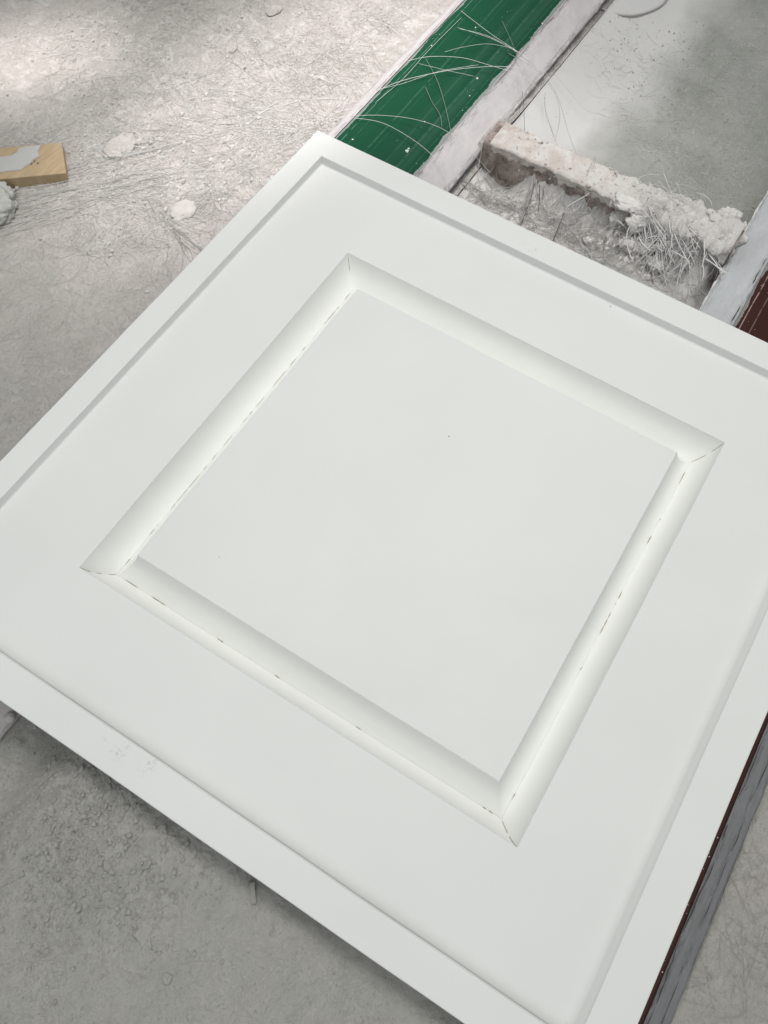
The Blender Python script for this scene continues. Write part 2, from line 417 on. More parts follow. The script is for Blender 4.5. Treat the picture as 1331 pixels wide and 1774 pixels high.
fib('grey_fibre_mat', floor_fibres(900, S_mat, 8, 45, .10, .18, .3, .25) + floor_fibres(420, S_mat2, 12, 70, .10, .22, .5, .16)
    + floor_fibres(120, S_left, 12, 50, .08, .14, .2, .2) + floor_fibres(120, S_tl, 15, 50, .08, .15, .3, .2), M_FIB_M, kind='stuff',
    label='loose grey glass fibre pressed into the plaster dusted floor')
# long bright strands combed along the floor left of the tile
ux, uy = P(330, 330, -68); vx, vy = P(120, 372, -68); adir = math.atan2(vy-uy, vx-ux)
fib('combed_fibre', floor_fibres(80, px_sampler([(110, 300), (480, 180), (420, 330), (60, 400)], -68), 40, 150, .18, .36, 3.5, .03, (adir, .10)), M_FIB_W,
    kind='stuff', label='long bright glass fibre strands combed in one direction on the floor')
ux, uy = P(225, 345, -68); vx, vy = P(345, 450, -68); bdir = math.atan2(vy-uy, vx-ux)
fib('fibre_bundle', floor_fibres(26, px_sampler([(225, 330), (262, 345), (325, 415), (310, 425)], -68), 30, 90, .16, .30, 1.0, .10, (bdir, .28)), M_FIB_G,
    kind='stuff', label='bundle of dull grey glass fibre running under the tile edge')
fib('near_floor_fibre', floor_fibres(24, px_sampler([(0, 1350), (250, 1420), (500, 1774), (0, 1774)], -70), 20, 60, .12, .2, .5, .1) +
    floor_fibres(60, px_sampler([(1280, 1560), (1331, 1450), (1331, 1774), (1200, 1774)], -86), 20, 70, .10, .18, .6, .2), M_FIB_M, kind='stuff', label='sparse thin fibres on the grey floor')
fib('trough_fibre', floor_fibres(420, px_sampler([(1000, 60), (1331, 60), (1300, 380), (1120, 300)], -84), 6, 30, .08, .18, .5, .2)
    + floor_fibres(340, px_sampler([(800, 330), (1040, 400), (1220, 540), (830, 340)], -84), 10, 55, .12, .28, 3, .3), M_FIB_W, kind='stuff', label='short glass fibres scattered in the trough between the rails')
fib('trough_fibre', floor_fibres(260, px_sampler([(1000, 100), (1331, 60), (1300, 380), (1080, 290)], -84), 6, 24, .06, .12, .1, .15)
    + floor_fibres(300, px_sampler([(800, 330), (1040, 400), (1220, 540), (830, 340)], -84), 10, 55, .12, .28, 3, .3)
    + floor_fibres(40, px_sampler([(1220, 1500), (1331, 1400), (1331, 1774), (1190, 1774)], -86), 30, 90, .10, .18, .6, .2), M_FIB_M, kind='stuff', label='dull grey fibres scattered in the trough between the rails')

def crumbs(n, sampler, smin, smax, flat=.5, zoff=0):
    V = []; F = []; C = [sampler() for _ in range(n)]; A = np.array(C); Z = floor_z(A[:, 0], A[:, 1])+zoff
    for (x, y), z in zip(C, Z):
        s = smin*(smax/smin)**(random.random()**2.2); m = random.choice((4, 5, 6)); b = len(V); a0 = random.uniform(0, 6.28)
        h = s*random.uniform(.25, flat); tx, ty = random.gauss(0, .2), random.gauss(0, .2)
        e = random.uniform(.55, 1.)
        for lv, (sc_, hh) in enumerate(((1.05, -.3), (.95, .55), (.55, 1.0))):
            for i in range(m):
                q = a0+6.2832*i/m; r = s*.5*sc_*random.uniform(.7, 1.2); dx, dy = r*math.cos(q), r*e*math.sin(q)
                V.append((x+dx, y+dy, z+h*hh+dx*tx+dy*ty))
        for lv in range(2):
            for i in range(m):
                j = (i+1) % m; F.append((b+lv*m+i, b+lv*m+j, b+(lv+1)*m+j, b+(lv+1)*m+i))
        F.append(tuple(b+2*m+i for i in range(m)))
    return V, F
def crumb_obj(name, parts, mat, **props):
    V = []; F = []
    for v, f in parts:
        b = len(V); V += v; F += [tuple(b+i for i in q) for q in f]
    return mesh_obj(name, V, F, mat, **props)
crumb_obj('plaster_crumbs', [crumbs(2600, S_mat, .7, 5), crumbs(900, S_left, .4, 2.0, .35), crumbs(900, S_tl, .6, 4, .4), crumbs(500, gauss_cluster(330, 250, -70, 80, 80), 1, 7, .4)], M_CRUMB,
          kind='stuff', label='pale plaster crumbs and flakes scattered among the glass fibre')
S_scab = gauss_cluster(170, 1440, -26, 42, 45)
crumb_obj('grey_plaster_crumbs', [crumbs(2600, S_scab, 1., 5.5, .45, -.3), crumbs(900, px_sampler([(0, 1300), (200, 1350), (700, 1774), (0, 1774)], -70), .5, 2.0, .35)], M_FLOOR,
          kind='stuff', label='grey plaster crumbs scabbed on the near-left floor')
crumb_obj('white_plaster_crumbs', [crumbs(420, px_sampler([(990, 400), (1100, 400), (1190, 490), (1120, 500)], -80), 1.2, 9, .8),
          crumbs(320, px_sampler([(800, 330), (1040, 400), (1220, 540), (830, 340)], -84), .8, 5, .7),], M_LUMP, kind='stuff', label='white plaster crumbs fallen in the trough below the cross bar')
crumb_obj('trough_grit', [crumbs(900, px_sampler([(1040, 40), (1331, 20), (1331, 420), (1100, 300)], -84), .5, 3.2, .5), crumbs(160, px_sampler([(920, 120), (1050, 40), (1100, 300), (960, 260)], -75), .4, 1.5, .5)],
          M_CRUMB_G, kind='stuff', label='grey grit on the trough floor behind the cross bar')

crumb_obj('floor_grit', [crumbs(5000, px_sampler([(-60, 380), (560, 200), (330, 540), (-40, 900)], -68), .35, 1.8, .5), crumbs(3500, px_sampler([(-60, 1200), (150, 1300), (900, 1790), (-60, 1790)], -25), .35, 1.8, .5),
          crumbs(2500, S_mat, .4, 2.5, .6)], M_FLOOR, kind='stuff', label='fine plaster grit spread over the floor')
# ------------------------------------------------------------------ the tile
def warp(x, y):
    """slight hand-cast waviness (mm)"""
    return (.45*mn.noise(Vector((x*.011, y*.011, 3.1))), .45*mn.noise(Vector((x*.011, y*.011, 7.7))))
tile = empty('ceiling_tile', (0, 0, 0), label='large square white moulded panel with raised rim and recessed square groove lying across the two rails', category='panel')

def side_pt(rect, k, t):
    """rect=(x0,x1,y0,y1); sides 0:+Y(left) 1:+X(far) 2:-Y(right) 3:-X(near); t 0..1"""
    x0, x1, y0, y1 = rect
    c = [((x0, y1), (x1, y1)), ((x1, y1), (x1, y0)), ((x1, y0), (x0, y0)), ((x0, y0), (x0, y1))][k]
    return (c[0][0]+(c[1][0]-c[0][0])*t, c[0][1]+(c[1][1]-c[0][1])*t)
def strip(prof, sides, nseg=40):
    """prof: list of (rect, z) from outside in"""
    V = []; F = []
    for k_ in sides:
        for rect, z in prof:
            for i in range(nseg+1):
                x, y = side_pt(rect, k_, i/nseg); dx, dy = warp(x, y); V.append((x+dx, y+dy, z))
        b = len(V)-len(prof)*(nseg+1)
        for r in range(len(prof)-1):
            for i in range(nseg):
                a = b+r*(nseg+1)+i; F.append((a, a+nseg+1, a+nseg+2, a+1))
    return V, F
def off(rect, d):  # positive = inwards
    x0, x1, y0, y1 = rect; return (x0+d, x1-d, y0+d, y1-d)
OUT = (-300, 304, -302, 300.5); STEP = (-274, 275.2, -273.6, 277)
RIM = 8.5
rimprof = [(off(OUT, 3), -3.5), (off(OUT, 0), -2.5), (off(OUT, 0), RIM-.8), (off(OUT, .25), RIM-.25), (off(OUT, .8), RIM), (off(STEP, -.7), RIM), (off(STEP, -.2), RIM-.2), (STEP, RIM-.7)]
V, F = strip(rimprof, (0, 1, 2, 3)); mesh_obj('rim', V, F, M_TILE, tile)
# the step wall: steep on three sides, a soft sloping fillet on the fourth
def stepwall(k_):
    if k_ == 3: return [(STEP, RIM-.7), (off(STEP, .1), .5), (off(STEP, .15), -3), (off(STEP, 1.35), -3), (off(STEP, 1.4), -.5), (off(STEP, 2.4), -.1), (off(STEP, 3.6), 0), (off(STEP, 6), .1), (off(STEP, 12), .05), (off(STEP, 24), 0)]
    fil = {0: 1.6, 1: 1.0, 2: 5.6}[k_]; end = {0: 5.0, 1: 10.0, 2: 12.0}[k_]
    pr = [(STEP, RIM-.7)]
    hs = (.7, .42, .22, .10, .04) if k_ != 2 else (.84, .66, .48, .30, .12)
    for j, h in enumerate(hs): pr.append((off(STEP, .25+fil*(j/len(hs))**(1.2 if k_ != 2 else .9)), RIM*h))
    pr += [(off(STEP, fil+end*.35), .02), (off(STEP, fil+end*.75), .0), (off(STEP, fil+end), -.25 if k_ == 1 else -.08), (off(STEP, 23), -.02), (off(STEP, 24), 0)]
    return pr
FIELD_OUT = off(STEP, 24)
V = []; F = []
for k_ in range(4):
    v, f = strip(stepwall(k_), (k_,)); b = len(V); V += v; F += [tuple(b+i for i in q) for q in f]
# clip the small mismatches at the corners by keeping each side inside its own mitre: all profiles are offset rings, so they meet on the diagonal
G_OUT = (-190.7, 190.5, -190.8, 191.2); G_IN = (-159.4, 159.4, -160.2, 160.2); GC = (-175.0, 175.0, -175.2, 175.6)
mesh_obj('step', V, F, M_TILE, tile, smooth=True)
V, F = strip([(FIELD_OUT, 0), (off(G_OUT, -12), 0), (off(G_OUT, -.5), 0), (off(G_OUT, -.1), -.15), (G_OUT, -.6)], (0, 1, 2, 3))
mesh_obj('border_field', V, F, M_TILE, tile)
DEEP = -27.0
def lerp_rect(a, b, t): return tuple(a[i]+(b[i]-a[i])*t for i in range(4))
def cove(a, b, inner):
    """quarter-round from the top edge a (z~0) down to the crease b"""
    pr = []
    for j in range(15):
        th = math.pi/2*j/14
        s_ = th/(math.pi/2); t = .5*s_+.5*(1-math.cos(th)); z = -.6+(DEEP+.6)*(.5*s_+.5*math.sin(th))
        pr.append((lerp_rect(a, b, t), z))
    return pr if not inner else pr[::-1]
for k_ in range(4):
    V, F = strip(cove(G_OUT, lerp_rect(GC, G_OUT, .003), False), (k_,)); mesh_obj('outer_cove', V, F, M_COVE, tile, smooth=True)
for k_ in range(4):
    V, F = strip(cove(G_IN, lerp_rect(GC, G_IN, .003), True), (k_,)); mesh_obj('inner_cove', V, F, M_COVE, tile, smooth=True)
# centre panel (gridded so that it can be very slightly uneven)
n = 40; V = []; F = []
r = off(G_IN, 0)
for i in range(n+1):
    for j in range(n+1):
        x = r[0]+(r[1]-r[0])*i/n; y = r[2]+(r[3]-r[2])*j/n; dx, dy = warp(x, y)
        e = i in (0, n) or j in (0, n)
        V.append((x+dx, y+dy, -.6 if e else 0 ))
for i in range(n):
    for j in range(n): F.append((i*(n+1)+j, (i+1)*(n+1)+j, (i+1)*(n+1)+j+1, i*(n+1)+j+1))
# pull the first inner ring to the edge for a small arris
for i in range(n+1):
    for j in range(n+1):
        if 0 < i < n and 0 < j < n and (i in (1, n-1) or j in (1, n-1)):
            x, y, z = V[i*(n+1)+j]
            if i == 1: x = r[0]+.6+warp(r[0], y)[0]
            if i == n-1: x = r[1]-.6+warp(r[1], y)[0]
            if j == 1: y = r[2]+.6+warp(x, r[2])[1]
            if j == n-1: y = r[3]-.6+warp(x, r[3])[1]
            V[i*(n+1)+j] = (x, y, z)
mesh_obj('centre_panel', V, F, M_TILE, tile)
# underside shell
def box(x0, x1, y0, y1, z0, z1):
    V = [(x, y, z) for z in (z0, z1) for x, y in ((x0, y0), (x1, y0), (x1, y1), (x0, y1))]
    return V, [(3, 2, 1, 0), (4, 5, 6, 7), (0, 1, 5, 4), (1, 2, 6, 5), (2, 3, 7, 6), (3, 0, 4, 7)]
def ring_box(o, i, z0, z1):
    V, F = strip([(i, z1), (o, z1), (o, z0), (i, z0), (i, z1)], (0, 1, 2, 3), 1); return V, F
V, F = ring_box(off(OUT, 3), off(G_OUT, -3.5), -3.6, -1.2)
v, f = ring_box(off(G_OUT, -3.4), off(G_IN, 3.4), -30.5, -28.5); b = len(V); V += v; F += [tuple(b+i for i in q) for q in f]
v, f = ring_box(off(G_OUT, -3.4), off(G_OUT, -1.4), -28.5, -1.2); b = len(V); V += v; F += [tuple(b+i for i in q) for q in f]
v, f = ring_box(off(G_IN, 1.4), off(G_IN, 3.4), -28.5, -1.2); b = len(V); V += v; F += [tuple(b+i for i in q) for q in f]
v, f = box(G_IN[0]+3.5, G_IN[1]-3.5, G_IN[2]+3.5, G_IN[3]-3.5, -3.6, -1.2); b = len(V); V += v; F += [tuple(b+i for i in q) for q in f]
mesh_obj('underside', V, F, M_TILE, tile)

# open joints: thin dark slivers along the crease and on the mitres
def sliver(pts, w_):
    """flat ribbon through 3-D points, tapering at its ends"""
    V = []; F = []; n = len(pts)
    for i, p in enumerate(pts):
        t = (Vector(pts[min(i+1, n-1)])-Vector(pts[max(i-1, 0)])).normalized(); s = t.cross(Vector((0, 0, 1))).normalized()
        ww = w_*.5*(.25 if i in (0, n-1) else random.uniform(.5, 1.3))
        p = Vector(p); V += [tuple(p-s*ww), tuple(p+s*ww), tuple(p+Vector((0, 0, .25)))]
        if i: b = (i-1)*3; F += [(b, b+3, b+5, b+2), (b+2, b+5, b+4, b+1)]
    return V, F
def crease_crack(k_, spans, w_):
    out = []
    for (a, b_) in spans:
        t = a
        while t < b_:
            L = random.choice((random.uniform(.003, .02), random.uniform(.02, .07))); e = min(t+L, b_)
            pts = []
            for j in range(5):
                x, y = side_pt(GC, k_, t+(e-t)*j/4); dx, dy = warp(x, y); q = random.gauss(0, .12)
                pts.append((x+dx+q*.6, y+dy+q*.6, DEEP+.35))
            out.append(sliver(pts, w_*random.uniform(.6, 1.3))); t = e+random.expovariate(60)
    return out
def mitre_crack(i, a, b_, w_):
    """i corner index: 0 left 1 top 2 right 3 bottom, along outer cove from t=a to b_"""
    co = [(0, 3), (1, 3), (1, 2), (0, 2)][i]; pr = cove(G_OUT, GC, False); pts = []
    N = 14
    for j in range(N+1):
        s = (a+(b_-a)*j/N)*(len(pr)-1); q = int(min(s, len(pr)-2)); f_ = s-q
        A = Vector((pr[q][0][co[0]], pr[q][0][co[1]], pr[q][1])); B = Vector((pr[q+1][0][co[0]], pr[q+1][0][co[1]], pr[q+1][1]))
        p = A.lerp(B, f_); dx, dy = warp(p.x, p.y); inward = Vector((-p.x, -p.y, 0)).normalized()
        pts.append(tuple(p+Vector((dx, dy, .12))+inward*.25))
    return sliver(pts, w_)
# side 0 = left (L->T), 1 = far (T->R), 2 = right (R->B), 3 = near (B->L)
parts = crease_crack(0, [(.03, .06), (.12, .15), (.2, .34), (.36, .78), (.86, .93), (.96, .985)], .42)
parts += crease_crack(2, [(.03, .07), (.185, .19), (.24, .265), (.41, .45), (.47, .53), (.62, .63), (.94, .955)], .8)
parts += crease_crack(3, [(.02, .045), (.34, .36), (.55, .57), (.70, .72), (.86, .90), (.94, .975)], .6)
parts += [mitre_crack(0, 0, .35, .6), mitre_crack(0, .5, .62, .5), mitre_crack(0, .8, .97, .5), mitre_crack(1, .1, .5, .35), mitre_crack(2, .03, .4, .6), mitre_crack(2, .55, .95, .5), mitre_crack(3, .02, .5, .7), mitre_crack(3, .6, .95, .5)]
V = []; F = []
for v, f in parts: b = len(V); V += v; F += [tuple(b+i for i in q) for q in f]
mesh_obj('open_joint', V, F, M_GAP, tile, kind='stuff', label='broken dark hairline joints along the groove and its mitres')

# ------------------------------------------------------------------ rails
def loft_x(profile, x0, x1, step, wob, seed, jag=None):
    """profile: (y,z) list; wob: per-point roughness (mm)"""
    xs = np.arange(x0, x1+step, step); V = []; n = len(profile)
    Yb = np.array([p[0] for p in profile]); Zb = np.array([p[1] for p in profile]); W_ = np.array(wob, float)
    X, I = np.meshgrid(xs, np.arange(n), indexing='ij'); S = X*1.0
    ny = vnoise(S, I*3.1+seed*50, 14, seed, 4, .6); nz = vnoise(S, I*3.1+seed*50+400, 14, seed+1, 4, .6)
    Y = Yb[None, :]+ny*W_[None, :]; Z = Zb[None, :]+nz*W_[None, :]*.6
    if jag is not None:
        for idx in jag[0]:
            Y[:, idx] += jag[1]*np.clip(vnoise(xs, xs*0+9, 22, seed+5, 4, .65)*1.6-.15, 0, 1)
    V = np.stack([X, Y, Z], -1).reshape(-1, 3)
    i = (np.arange(len(xs)-1)[:, None]*n+np.arange(n-1)[None, :]).ravel()
    return V, np.stack([i, i+1, i+n+1, i+n], 1)
X0, X1, XB = -620, 1000, -284
green = empty('green_rail', (0, 255, -70), label='green painted channel rail with plaster smeared edges passing under the far-left side of the tile', category='rail')
brown = empty('brown_rail', (0, -232, -70), label='dark brown painted channel rail with plaster smeared edges under the right side of the tile', category='rail')
def rail(root, yl, yr, ol, orr, mat, crustL, crustR, seed, X0):
    """yl>yr painted top edges, ol/orr outer flange edges (mm)"""
    V, F = loft_x([(yl, -34), (yl-1.5, -32), (yl-5, -31.2), ((yl+yr)/2, -30.8), (yr+5, -31.2), (yr+1.5, -32), (yr, -34)], X0, X1, 20, [0]*7, seed)
    reparent(mesh_obj('painted_top', V, F[:, ::-1], mat, smooth=True), root)
    # flanges: sloping, smeared with plaster
    def fl(yi, yo, s, seed, crust, jagamp):
        w_ = abs(yo-yi)
        pr = [(yi-s*1.2, -31.1), (yi-s*.2, -32.6), (yi+s*w_*.18, -35.5), (yi+s*w_*.4, -41), (yi+s*w_*.65, -46.5), (yi+s*w_*.88, -51.5), (yo, -54), (yo+s*.4, -58), (yo-s*1.5, -62)]
        V, F = loft_x(pr, X0, X1, 2.5, [.15, .3, .35, .4, .4, .6, .8, .9, 1.0], seed, ((6, 7), s*jagamp))
        if s < 0: F = F[:, ::-1]
        return V, F[:, ::-1]*1 if False else F
    for (yi, yo, s, sd, crust, j) in ((yl, ol, 1, seed+1, crustL, 1.2), (yr, orr, -1, seed+2, crustR, 2.2)):
        V, F = fl(yi, yo, s, sd, crust, j); reparent(mesh_obj('flange', V, F, crust, smooth=True), root)
        # dark return of the channel below the flange lip
        V, F = loft_x([(yo-s*1.0, -60), (yo-s*2.5, -66), (yo-s*3, -92)], X0, X1, 10, [.4, .4, .4], sd+9); reparent(mesh_obj('return_lip', V, F, M_CRUST_DARK), root)
rail(green, 307.5, 204, 331, 177, M_GREEN, M_CRUST, M_CRUST, 40, X0)
rail(brown, -150, -317.5, -116, -339, M_BROWN, M_CRUST_BLUE, M_CRUST_DARK, 60, XB)
# dark dirty gaps where paint meets the plaster smear, and thin lip of plaster on the floor side
def dirt_line(y, z, seed, w_, root, mat, name='dirt_line'):
    parts = []; x = X0 if root is green else XB
    while x < X1:
        L = random.uniform(6, 60); pts = []
        for j in range(7):
            xx = x+L*j/6; pts.append((xx, y+1.6*mn.noise(Vector((xx*.02, seed, 0)))+random.gauss(0, .2), z))
        parts.append(sliver(pts, w_*random.uniform(.4, 1.6))); x += L+random.expovariate(.06)
    V = []; F = []
    for v, f in parts: b = len(V); V += v; F += [tuple(b+i for i in q) for q in f]
    reparent(mesh_obj(name, V, F, mat, kind='stuff'), root)
for (y, z, s_, ww) in ((203.2, -31.2, 1, .45), (309.5, -32, 3, .3)): dirt_line(y, z, s_, ww, green, M_STEEL)
for (y, z, s_, ww) in ((-148.5, -31, 4, .7), (-318, -31.5, 6, .8), (-331, -46, 9, .5)): dirt_line(y, z, s_, ww, brown, M_STEEL)
# crusty rim of plaster where flange meets floor
def lip(y, z, seed, name, mat, amp=2.0, w_=2.4, root=None):
    pts = []; xs = np.arange(X0 if root is green else XB, X1, 3.0); paths = []
    n_ = vnoise(xs, xs*0+seed*7, 25, seed, 4, .65); r_ = np.abs(vnoise(xs, xs*0+seed*3, 12, seed+2, 4, .65))
    V = []; F = []; S = 6
    for i, x in enumerate(xs):
        for s in range(S):
            q = 2*math.pi*s/S; r = w_*(.35+1.3*r_[i]); V.append((x, y+amp*n_[i]+r*math.cos(q), z+r*.7*math.sin(q)))
    for i in range(len(xs)-1):
        for s in range(S): F.append((i*S+s, i*S+(s+1) % S, (i+1)*S+(s+1) % S, (i+1)*S+s))
    reparent(mesh_obj(name, V, F, mat, smooth=True), root)
lip(177.5, -54.5, 71, 'plaster_lip', M_LUMP, 1.4, 1.3, green)
lip(-116.5, -54.0, 72, 'plaster_lip', M_LUMP, 1.4, 1.4, brown)
lip(-338, -54.5, 73, 'plaster_lip', M_CRUST_DARK, 1.4, 1.3, brown)
# specks of plaster on the paint
V = []; F = []
def specks(lst, root, name, mat, z=-30.9):
    V = []; F = []
    for (x, y, s) in lst:
        b = len(V); m = 6; a0 = random.random()*6
        for lv, (k1, h) in enumerate(((1, 0), (.8, .5), (.3, .8))):
            for i in range(m): q = a0+6.283*i/m; r_ = s*k1*random.uniform(.7, 1.2); V.append((x+r_*math.cos(q), y+r_*math.sin(q), z+h*s*.7))
        for lv in range(2):
            for i in range(m): j = (i+1) % m; F.append((b+lv*m+i, b+lv*m+j, b+(lv+1)*m+j, b+(lv+1)*m+i))
        F.append(tuple(b+2*m+i for i in range(m)))
    reparent(mesh_obj(name, V, F, mat, kind='stuff'), root)
fx = lambda px, py: P(px, py, -31)
base = [(*fx(705, 262), 2.3), (*fx(708, 258), 1.5), (*fx(611, 242), 1.3), (*fx(827, 136), 1.6), (*fx(814, 166), 1.0), (*fx(736, 211), .9), (*fx(940, 41), 1.4), (*fx(824, 48), 1.2), (*fx(748, 79), .9)]
base += [(random.uniform(335, 720), random.choice((random.gauss(300, 4), random.gauss(208, 3), random.uniform(208, 304))), random.uniform(.15, .45)) for _ in range(60)]
specks(base, green, 'plaster_specks', M_LUMP)
specks([(random.uniform(330, 700), random.uniform(-200, -152), random.uniform(.2, .7)) for _ in range(70)] + [(random.uniform(-260, 20), random.uniform(-315, -305), random.uniform(.2, .6)) for _ in range(40)], brown, 'plaster_specks', M_LUMP)

# ------------------------------------------------------------------ cross bar with plaster crust
bar = empty('cross_bar', (455, 30, -86), label='stained cross bar crusted with white plaster bridging the gap between green and brown rails', category='bar')
def rough_loft_y(profile, y0, y1, step, amp, seed, swell=None, floor_clip=None):
    """profile (x,z) around a bar running in Y"""
    ys = np.arange(y0, y1, step)[::-1]; n = len(profile)
    Xb = np.array([p[0] for p in profile], float); Zb = np.array([p[1] for p in profile], float)
    Yg, I = np.meshgrid(ys, np.arange(n), indexing='ij'); 
    sw = swell(ys) if swell else np.ones_like(ys)
    per = np.cumsum([0]+[math.dist(profile[i], profile[i+1]) for i in range(n-1)])
    nx = vnoise(Yg, per[I]+seed*20, 15, seed, 5, .62); nz = vnoise(Yg, per[I]+300+seed*20, 15, seed+1, 5, .62)
    A = np.array(amp)[None, :]*sw[:, None]
    X = Xb[None, :]+nx*A*1.6; Z = Zb[None, :]+nz*A
    V = np.stack([X, Yg, Z], -1).reshape(-1, 3)
    i = (np.arange(len(ys)-1)[:, None]*n+np.arange(n-1)[None, :]).ravel()
    return V, np.stack([i, i+n, i+n+1, i+1], 1), ys
pr = [(437, -88)]+[(437, z) for z in np.linspace(-80, -38, 9)]+[(438.5, -36)]+[(x, -35.5) for x in np.linspace(443, 469, 8)]+[(473, -37), (473.5, -60), (474, -90)]
V, F, _ = rough_loft_y(pr, -116, 176, 2.0, [1.0]+[3.2]*8+[2.2, 1.6]+[1.0]*8+[.8, .8, .8], 80)
reparent(mesh_obj('bar_body', V, F, M_BARFACE, smooth=True), bar)
# crust: thin to the left, thick lumps to the right, ragged front edge drooping over the face
def crust_bar():
    ys = np.arange(-114, 166, 1.3)[::-1]; n = 34; V = []; F = []
    t = np.linspace(0, 1, n)
    for y in ys:
        g = float(sstep(40, -75, np.array([y]))[0])        # 0 left .. 1 right
        droop = 5+9*(.5+.5*mn.noise(Vector((y*.05, 1, 0))))+24*g*(.6+.5*mn.noise(Vector((y*.06, 5, 0))))+6*mn.noise(Vector((y*.16, 2, 0)))
        thick = .9+7*g
        for j, s in enumerate(t):
            if s < .35:
                q = s/.35; x = 436.2-thick*.9*math.sin(q*math.pi*.5)*(1); z = -36.5-droop*(1-q)+thick*.5*q
                if q == 0: x = 438.5
            elif s < .9:
                q = (s-.35)/.55; x = 437+37*q; z = -35.2+thick*(.7+.3*math.sin(q*math.pi))
            else:
                q = (s-.9)/.1; x = 474+thick*.3; z = -35-q*(12+20*g)
            a = (1.6+4.6*g)*(0 if j == 0 else 1)
            p = Vector((x*.05, y*.05, z*.05))
            x += a*1.4*mn.fractal(p*1.1, .85, 2.1, 6); z += a*1.25*mn.fractal(p*1.1+Vector((9, 9, 9)), .85, 2.1, 6)
            V.append((x, y, z))
    for i in range(len(ys)-1):
        for j in range(n-1): a = i*n+j; F.append((a, a+n, a+n+1, a+1))
    return V, F
V, F = crust_bar(); reparent(mesh_obj('plaster_crust', V, F, M_BARTOP, smooth=True), bar)
def lump(name, c, r, mat, seed, amp=.35, root=None, smooth=True, sub=4, f=1.6, **props):
    import bmesh
    bm = bmesh.new(); bmesh.ops.create_icosphere(bm, subdivisions=sub, radius=1)
    for v in bm.verts:
        d = 1+amp*mn.fractal(v.co*f+Vector((seed*3.3, 0, 0)), .7, 2.1, 5); v.co = Vector((v.co.x*r[0]*d, v.co.y*r[1]*d, v.co.z*r[2]*d))
        v.co = (v.co+Vector(c))*MM
    me = bpy.data.meshes.new(name); bm.to_mesh(me); bm.free(); me.materials.append(mat)
    me.polygons.foreach_set('use_smooth', np.full(len(me.polygons), smooth))
    o = bpy.data.objects.new(name, me); col.objects.link(o)
    for k2, v2 in props.items(): o[k2] = v2
    if root: reparent(o, root)
    return o
for i, (px, py, z, r) in enumerate([(1150, 355, -36, (15, 17, 8)), (1190, 375, -36, (17, 15, 10)), (1225, 392, -40, (16, 18, 12)), (1262, 378, -38, (11, 13, 9)), (1240, 425, -52, (14, 17, 13)), (1268, 410, -50, (13, 13, 14)),
                                    (1105, 385, -44, (10, 12, 7)), (1165, 400, -45, (14, 15, 9)), (1085, 350, -36, (11, 16, 5))]):
    x, y = P(px, py, z); lump('plaster_lump', (x, y, z), r, M_LUMP, 20+i, .5, bar)
x, y = P(1228, 426, -42); lump('rust_patch', (x, y, -40), (6, 5, 4.5), M_RUST, 55, .5, bar)
V, F = [], []
for i in range(420):                                                # broken bits stuck to the crust
    y = 150-264*random.random()**.75; x = random.uniform(433, 474); g = float(sstep(60, -60, np.array([y]))[0])
    s_ = (.5+2.4*random.random()**2)*(1+.8*g); b = len(V); m = 5; a0 = random.random()*6; z = -35+4*g+random.uniform(-1, 2)-(0 if x > 437 else random.uniform(2, 26))
    tx, ty = random.gauss(0, .5), random.gauss(0, .5)
    for k1, h in ((1, -.4), (.85, .12), (.4, .28)):
        for q_ in range(m): q = a0+6.283*q_/m; r_ = s_*.6*k1*random.uniform(.6, 1.3); V.append((x+r_*math.cos(q), y+r_*math.sin(q), z+h*s_+r_*math.cos(q)*tx+r_*math.sin(q)*ty))
    for lv in range(2):
        for q_ in range(m): j = (q_+1) % m; F.append((b+lv*m+q_, b+lv*m+j, b+(lv+1)*m+j, b+(lv+1)*m+q_))
    F.append(tuple(b+2*m+q_ for q_ in range(m)))
reparent(mesh_obj('crust_rubble', V, F, M_BARTOP, kind='stuff'), bar)
# lumps fallen below the bar, each its own thing
fall = [(1082, 445, 9, 'rounded white plaster lump on the trough floor, leftmost of the heap below the bar'), (1112, 452, 8, 'white plaster lump in the middle of the heap below the bar'),
        (1060, 405, 7, 'small pale plaster lump against the foot of the bar'), (1128, 478, 9, 'plaster lump beside the tile edge at the bottom of the heap'), (1020, 416, 4.5, 'small round plaster pellet left of the heap'),
        (1098, 420, 8, 'jagged plaster lump at the top of the heap below the bar')]
for i, (px, py, r, lab) in enumerate(fall):
    x, y = P(px, py, -78); z = zat(x, y)
    lump('plaster_lump', (x, y, z+r*.45), (r, r*1.15, r*.75), M_LUMP, 70+i, .45, None, label=lab, category='plaster lump', group='plaster lumps fallen below the cross bar')

# tuft of fibres spilling over the bar
def tuft(n, src, dst, ssp, dsp, r0, r1, sag=14):
    out = []
    for _ in range(n):
        a = Vector((src[0]+random.gauss(0, ssp[0]), src[1]+random.gauss(0, ssp[1]), src[2]+random.uniform(-4, 10)))
        b = Vector((dst[0]+random.gauss(0, dsp[0]), dst[1]+random.gauss(0, dsp[1]), dst[2]+random.uniform(-4, 12)))
        m = (a+b)/2+Vector((random.gauss(0, 15), random.gauss(0, 17), random.uniform(2, sag)))
        L0 = random.uniform(0, .6); L1 = min(1, L0+random.uniform(.2, .6)); pts = []
        for i in range(8):
            t = L0+(L1-L0)*i/7; p = a*(1-t)**2+m*2*t*(1-t)+b*t*t; p.z = max(p.z, -84); pts.append(tuple(p))
        out.append((pts, r0+(r1-r0)*random.random()**2))
    return out
sx, sy = P(1160, 372, -35); dx, dy = P(1150, 470, -78); ex, ey = P(1090, 420, -70)
